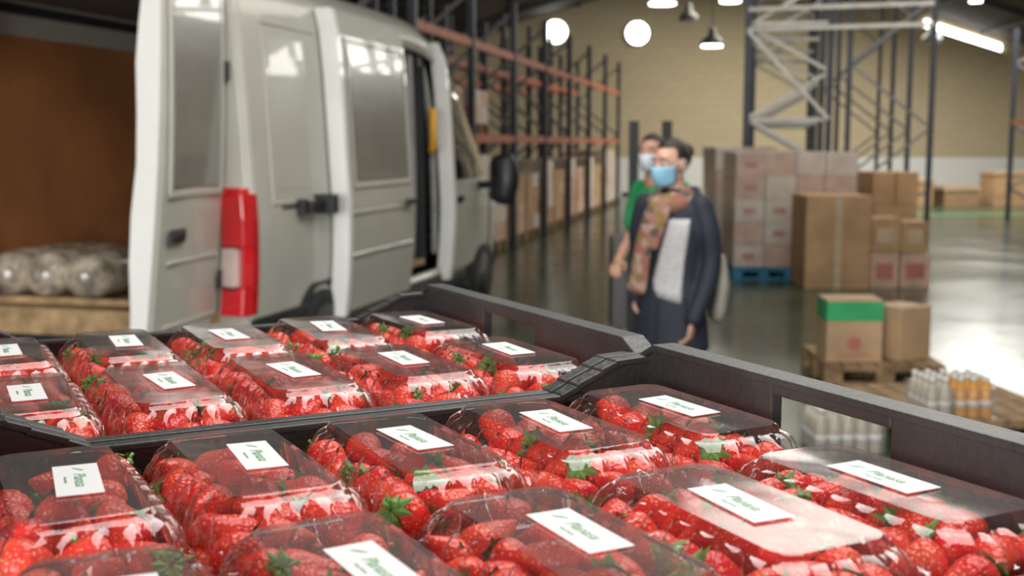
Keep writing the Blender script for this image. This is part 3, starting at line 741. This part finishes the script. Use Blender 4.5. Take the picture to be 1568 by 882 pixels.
def head(par,zc,cy,sk,maskm,bun,hscale=1.0,yaw=0,pitch=0):
    hd=empty('head',(0,cy,zc)); hd.parent=par; hd.rotation_euler=(pitch,0,yaw); hd.scale=(hscale,)*3
    q=MB()
    q.ell((0,.012,.025),(.074,.092,.090)); q.ell((0,-.022,-.035),(.056,.062,.072)); q.ell((0,-.03,-.075),(.034,.042,.033))
    q.ell((0,-.06,.02),(.052,.03,.055))
    q.sweep([(0,-.082,.018),(0,-.096,-.005),(0,-.104,-.022)],[.008,.010,.014],n=12); 
    for sd in (1,-1):
        q.ell((sd*.076,.012,-.005),(.009,.018,.030)); q.ell((sd*.036,-.07,-.02),(.022,.018,.02)); q.ell((sd*.013,-.094,-.024),(.009,.01,.008))
        q.ell((sd*.03,-.082,.036),(.024,.009,.008))
    q.sweep([(0,.02,-.03),(0,.025,-.10),(0,.02,-.17)],[.05,.048,.056],n=20)
    q.obj('head_and_neck',[sk],hd,remesh=.0045,smooth=3)
    q=MB()
    for sd in (1,-1):
        q.ell((sd*.031,-.080,.013),(.014,.010,.008),mi=0); q.ell((sd*.032,-.0885,.013),(.006,.003,.006),mi=1)
        q.sweep([(sd*.014,-.091,.033),(sd*.032,-.093,.039),(sd*.052,-.082,.034)],[(.003,.002)]*3,mi=2)
    q.sweep([(-.022,-.083,-.055),(0,-.090,-.056),(.022,-.083,-.055)],[.003,.006,.003],mi=3)
    q.obj('face_features',[M_eye,M_iris,M_hair,M_lips],hd)
    q=MB(); rows=[];nn=17
    for j in range(9):
        t_=j/8; z=.0-.098*t_; row=[]
        for i in range(nn):
            a=math.radians(-78+156*i/(nn-1)); ca,sa=math.cos(a),math.sin(a)
            rx=.072-.014*t_; ry=.066+.030*math.sin(math.pi*(t_*.8+.12))*ca**2+.02-.018*t_
            zz=z*(1-.25*(1-ca))-.006*(1-ca)
            row.append((rx*sa*1.02,-.018-ry*ca-(.0025 if j%2 else 0)*ca,zz))
        rows.append(row)
    vs=[p for r in rows for p in r]; F=[(j*nn+i,j*nn+i+1,(j+1)*nn+i+1,(j+1)*nn+i) for j in range(8) for i in range(nn-1)]
    q.add(vs,F,0,True)
    for sd in (1,-1):
        q.sweep([(sd*.069,-.033,-.003),(sd*.080,.0,.018),(sd*.086,.028,.012),(sd*.083,.028,-.02),(sd*.066,-.02,-.06)],[.0018]*5,n=6,mi=1)
    q.obj('face_mask',[maskm,M_maskw],hd,solid=.002)
    q=MB(); nu,nv=48,24; vs=[];F=[]
    for k in range(nv+1):
        ph=math.pi/2-math.pi*.80*k/nv
        for i in range(nu):
            a=2*math.pi*i/nu; jt=1+.012*math.sin(a*9+k)
            vs.append((.081*jt*math.cos(ph)*math.cos(a),.018+.098*jt*math.cos(ph)*math.sin(a),.028+.096*math.sin(ph)))
    for k in range(nv):
        for i in range(nu):
            j=(i+1)%nu; idx=(k*nu+i,(k+1)*nu+i,(k+1)*nu+j,k*nu+j)
            c=sum((Vector(vs[x]) for x in idx),Vector())/4
            if c.y<-.02 and c.z<.088-.0: continue
            if c.y<.028 and c.z<.030: continue
            if bun and c.y<.045 and c.z<-.01: continue
            if not bun and c.z<-.03: continue
            F.append(idx)
    q.add(vs,F,0,True)
    q.obj('hair',[M_hair],hd,solid=-.012)
    if bun:
        q=MB(); q.ell((.0,.125,.045),(.038,.036,.040)); q.ell((0,.10,.02),(.05,.03,.05)); q.obj('hair_bun',[M_hair],hd)
    return hd
wo=empty('standing_woman',(.765,5.65,0),-math.radians(35)); wo.scale=(.90,.95,.978)
head(wo,1.54,-.03,M_skin,M_mask,True,1.03,yaw=-math.radians(14),pitch=math.radians(6))
coatR=[(0,.01,1.43,.058,.055),(0,.01,1.40,.085,.07),(0,.01,1.365,.145,.09),(0,.01,1.32,.176,.108),(0,.0,1.22,.182,.120),(0,0,1.08,.170,.120),(0,0,.98,.172,.123),(0,0,.86,.193,.142),(0,0,.72,.210,.155),(0,0,.635,.218,.162)]
q=MB(); q.loft(coatR,n=32)
armL=[(.160,.01,1.345),(.205,.015,1.22),(.222,.02,1.08),(.215,-.03,.94),(.185,-.095,.800)]
armR=[(-.160,.01,1.345),(-.205,.02,1.22),(-.225,.05,1.08),(-.222,.01,.96),(-.185,-.05,.87)]
for A in (armL,armR): q.sweep(A,[.060,.060,.053,.049,.043],n=16)
q.sweep([(-.10,.05,1.40),(-.07,.11,1.385),(0,.135,1.37),(.07,.11,1.385),(.10,.05,1.40)],[.035,.05,.06,.05,.035],n=14,up=(0,0,1))
q.obj('coat',[M_navy],wo,remesh=.010,smooth=4)
q=MB()
def surf(z,a,off):
    T=sorted(coatR,key=lambda r:r[2]); rx=lerp([(r[2],r[3]) for r in T],z)+off; ry=lerp([(r[2],r[4]) for r in T],z)+off
    return (rx*math.cos(a),ry*math.sin(a),z)
vs=[];nn=8;kk=10
for k in range(kk+1):
    t_=k/kk; z=1.28-.39*t_; a0=-76-34*t_; a1=-38-14*t_
    if t_>.85: a0+=(t_-.85)*120
    for i in range(nn+1): vs.append(surf(z+.03*(i/nn-.5)*-t_,math.radians(a0+(a1-a0)*i/nn),.004))
q.add(vs,[(k*(nn+1)+i,k*(nn+1)+i+1,(k+1)*(nn+1)+i+1,(k+1)*(nn+1)+i) for k in range(kk) for i in range(nn)],0,True)
q.obj('knit_panel',[M_knit],wo,solid=.006)
q=MB()
q.beam(surf(.88,-math.pi/2,.004),surf(.66,-math.pi/2,.004),.012,.006,0)
for sd,a in ((1,-42),(-1,-132)):
    p0=surf(.90,math.radians(a),.003);p1=surf(.80,math.radians(a-4*sd),.003); q.beam(p0,p1,.012,.008,0)
q.obj('coat_zip',[M_blk],wo)
q=MB()
n=14
for k,(R_,zz,r_) in enumerate(((.075,1.388,.034),(.085,1.362,.040))):
    pts=[(R_*math.cos(2*math.pi*i/n),-.012+R_*1.05*math.sin(2*math.pi*i/n),zz+.02*math.sin(2*math.pi*i/n)+.006*math.sin(i*2.3+k)) for i in range(n+1)]
    q.sweep(pts,[r_]*(n+1),n=12,up=(0,0,1))
q.sweep([(-.01,-.12,1.36),(-.040,-.150,1.28),(-.080,-.150,1.15),(-.105,-.150,1.03),(-.125,-.15,.93)],[(.045,.035),(.052,.030),(.052,.026),(.055,.022),(.060,.018)],n=16,up=(0,1,0))
q.sweep([(.03,-.12,1.36),(.01,-.15,1.27),(-.03,-.160,1.15)],[(.035,.03),(.042,.025),(.040,.018)],n=14,up=(0,1,0))
q.obj('scarf',[M_scarf],wo,remesh=.008,smooth=3)
q=MB(); hand(q,armL[-1],(-.16,-.12,-1),(-1,-.1,0),1); hand(q,armR[-1],(.55,-.15,-1),(.8,0,.3),1)
q.obj('hands',[M_skin],wo,remesh=.0035,smooth=1)
q=MB()
for sd in (1,-1):
    q.sweep([(sd*.09,0,.80),(sd*.088,0,.48),(sd*.085,.01,.30),(sd*.085,.015,.09)],[.085,.058,.052,.038],n=16)
q.obj('trousers',[M_trs],wo,remesh=.012,smooth=2)
q=MB()
for sd in (1,-1): q.sweep([(sd*.085,.045,.045),(sd*.09,-.05,.042),(sd*.098,-.15,.032)],[(.036,.045),(.042,.040),(.036,.030)],n=14,up=(0,0,1))
q.obj('shoes',[M_blk],wo)
q=MB()
q.sweep([(.20,.14,.80),(.21,.15,.95),(.20,.15,1.08)],[(.11,.045),(.11,.05),(.09,.03)],n=16,up=(.8,.6,0))
q.sweep([(.20,.14,1.08),(.19,.10,1.25),(.15,.03,1.42)],[.012]*3,mi=0)
q.obj('shoulder_bag',[mat('bag_beige',(.30,.28,.24),.7)],wo)
ma=empty('standing_man',(.84,6.75,0),-math.radians(48)); ma.scale=(.92,.95,.98)
head(ma,1.575,-.075,M_skin2,M_maskw,False,.97,yaw=math.radians(18))
q=MB()
q.loft([(0,-.03,1.455,.062,.058),(0,-.01,1.42,.10,.08),(0,.01,1.385,.170,.10),(0,.01,1.33,.188,.118),(0,0,1.2,.185,.13),(0,0,1.08,.172,.128),(0,0,.96,.172,.13),(0,0,.88,.178,.13)],n=32)
for sd in (1,-1): q.sweep([(sd*.165,.01,1.375),(sd*.205,.01,1.27),(sd*.220,.0,1.16)],[.058,.062,.058],n=16)
q.sweep([(.05,-.07,1.46),(-.05,-.07,1.46)],[.014,.014])
q.obj('polo_shirt',[M_gr],ma,remesh=.010,smooth=4)
q=MB()
for sd in (1,-1):
    A=[(sd*.215,.005,1.2),(sd*.235,.01,1.10),(sd*.225,-.07,1.01),(sd*.19,-.16,.95)]
    q.sweep(A,[.046,.042,.038,.027],n=14); hand(q,A[-1],(-sd*.5,-.75,-.25),(-sd*.2,0,-1),1 if sd<0 else -1)
q.obj('arms',[M_skin2],ma,remesh=.004,smooth=2)
q=MB()
q.loft([(0,0,.93,.165,.115),(0,0,.84,.175,.125),(0,0,.78,.17,.12)],n=28)
for sd in (1,-1): q.sweep([(sd*.09,0,.84),(sd*.095,0,.5),(sd*.095,.01,.3),(sd*.095,.01,.08)],[.088,.066,.058,.050],n=16)
q.obj('trousers',[M_trs],ma,remesh=.012,smooth=2)
q=MB()
for sd in (1,-1): q.sweep([(sd*.095,.05,.05),(sd*.10,-.06,.045),(sd*.108,-.17,.035)],[(.04,.05),(.046,.045),(.04,.034)],n=14,up=(0,0,1))
q.obj('shoes',[M_blk],ma)
# ------------------------------------------------------------ lights & world
def area(name,loc,rot,sx_,sy_,en,col=(1,1,1)):
    l=D.lights.new(name,'AREA'); l.shape='RECTANGLE'; l.size=sx_; l.size_y=sy_; l.energy=en; l.color=col
    o=link(D.objects.new(name,l)); o.location=loc; o.rotation_euler=rot; return o
area('dock_door_daylight',(-4.0,-6.6,2.1),(math.radians(90),0,math.radians(-14)),6,3.4,860,(1,.98,.95))
area('fill_light_near',(.8,3.2,4.7),(0,0,0),3.0,6,270,(1,.975,.93))  # added overhead fill to brighten the punnets; the roof is closed here
area('fill_light_mid',(5.2,13,5.9),(0,0,0),5,9,380,(1,.96,.87))  # added fill above mid hall, also gives the lids highlights; no roof opening
area('fill_light_right',(11.3,27,5.0),(0,math.radians(15),0),3,9,900,(1,.97,.90))  # added fill to brighten the right-hand part of the wall
area('fill_light_far',(6,29.0,5.9),(0,0,0),4,7,420,(1,.94,.82))  # added ambient fill for the far end, hung under the closed ceiling
w=D.worlds.new('World'); S.world=w; w.use_nodes=True
w.node_tree.nodes['Background'].inputs[0].default_value=(.92,.95,1,1); w.node_tree.nodes['Background'].inputs[1].default_value=1.0
# ------------------------------------------------------------ camera
cd=D.cameras.new('camera'); cam=link(D.objects.new('camera',cd)); S.camera=cam
cd.sensor_width=36; cd.lens=1850/1600*36; cd.clip_start=.02
cam.location=(0,0,1.6); cam.rotation_euler=(math.radians(90-6.93),0,0)
cd.dof.use_dof=True; cd.dof.focus_distance=.92; cd.dof.aperture_fstop=8.3
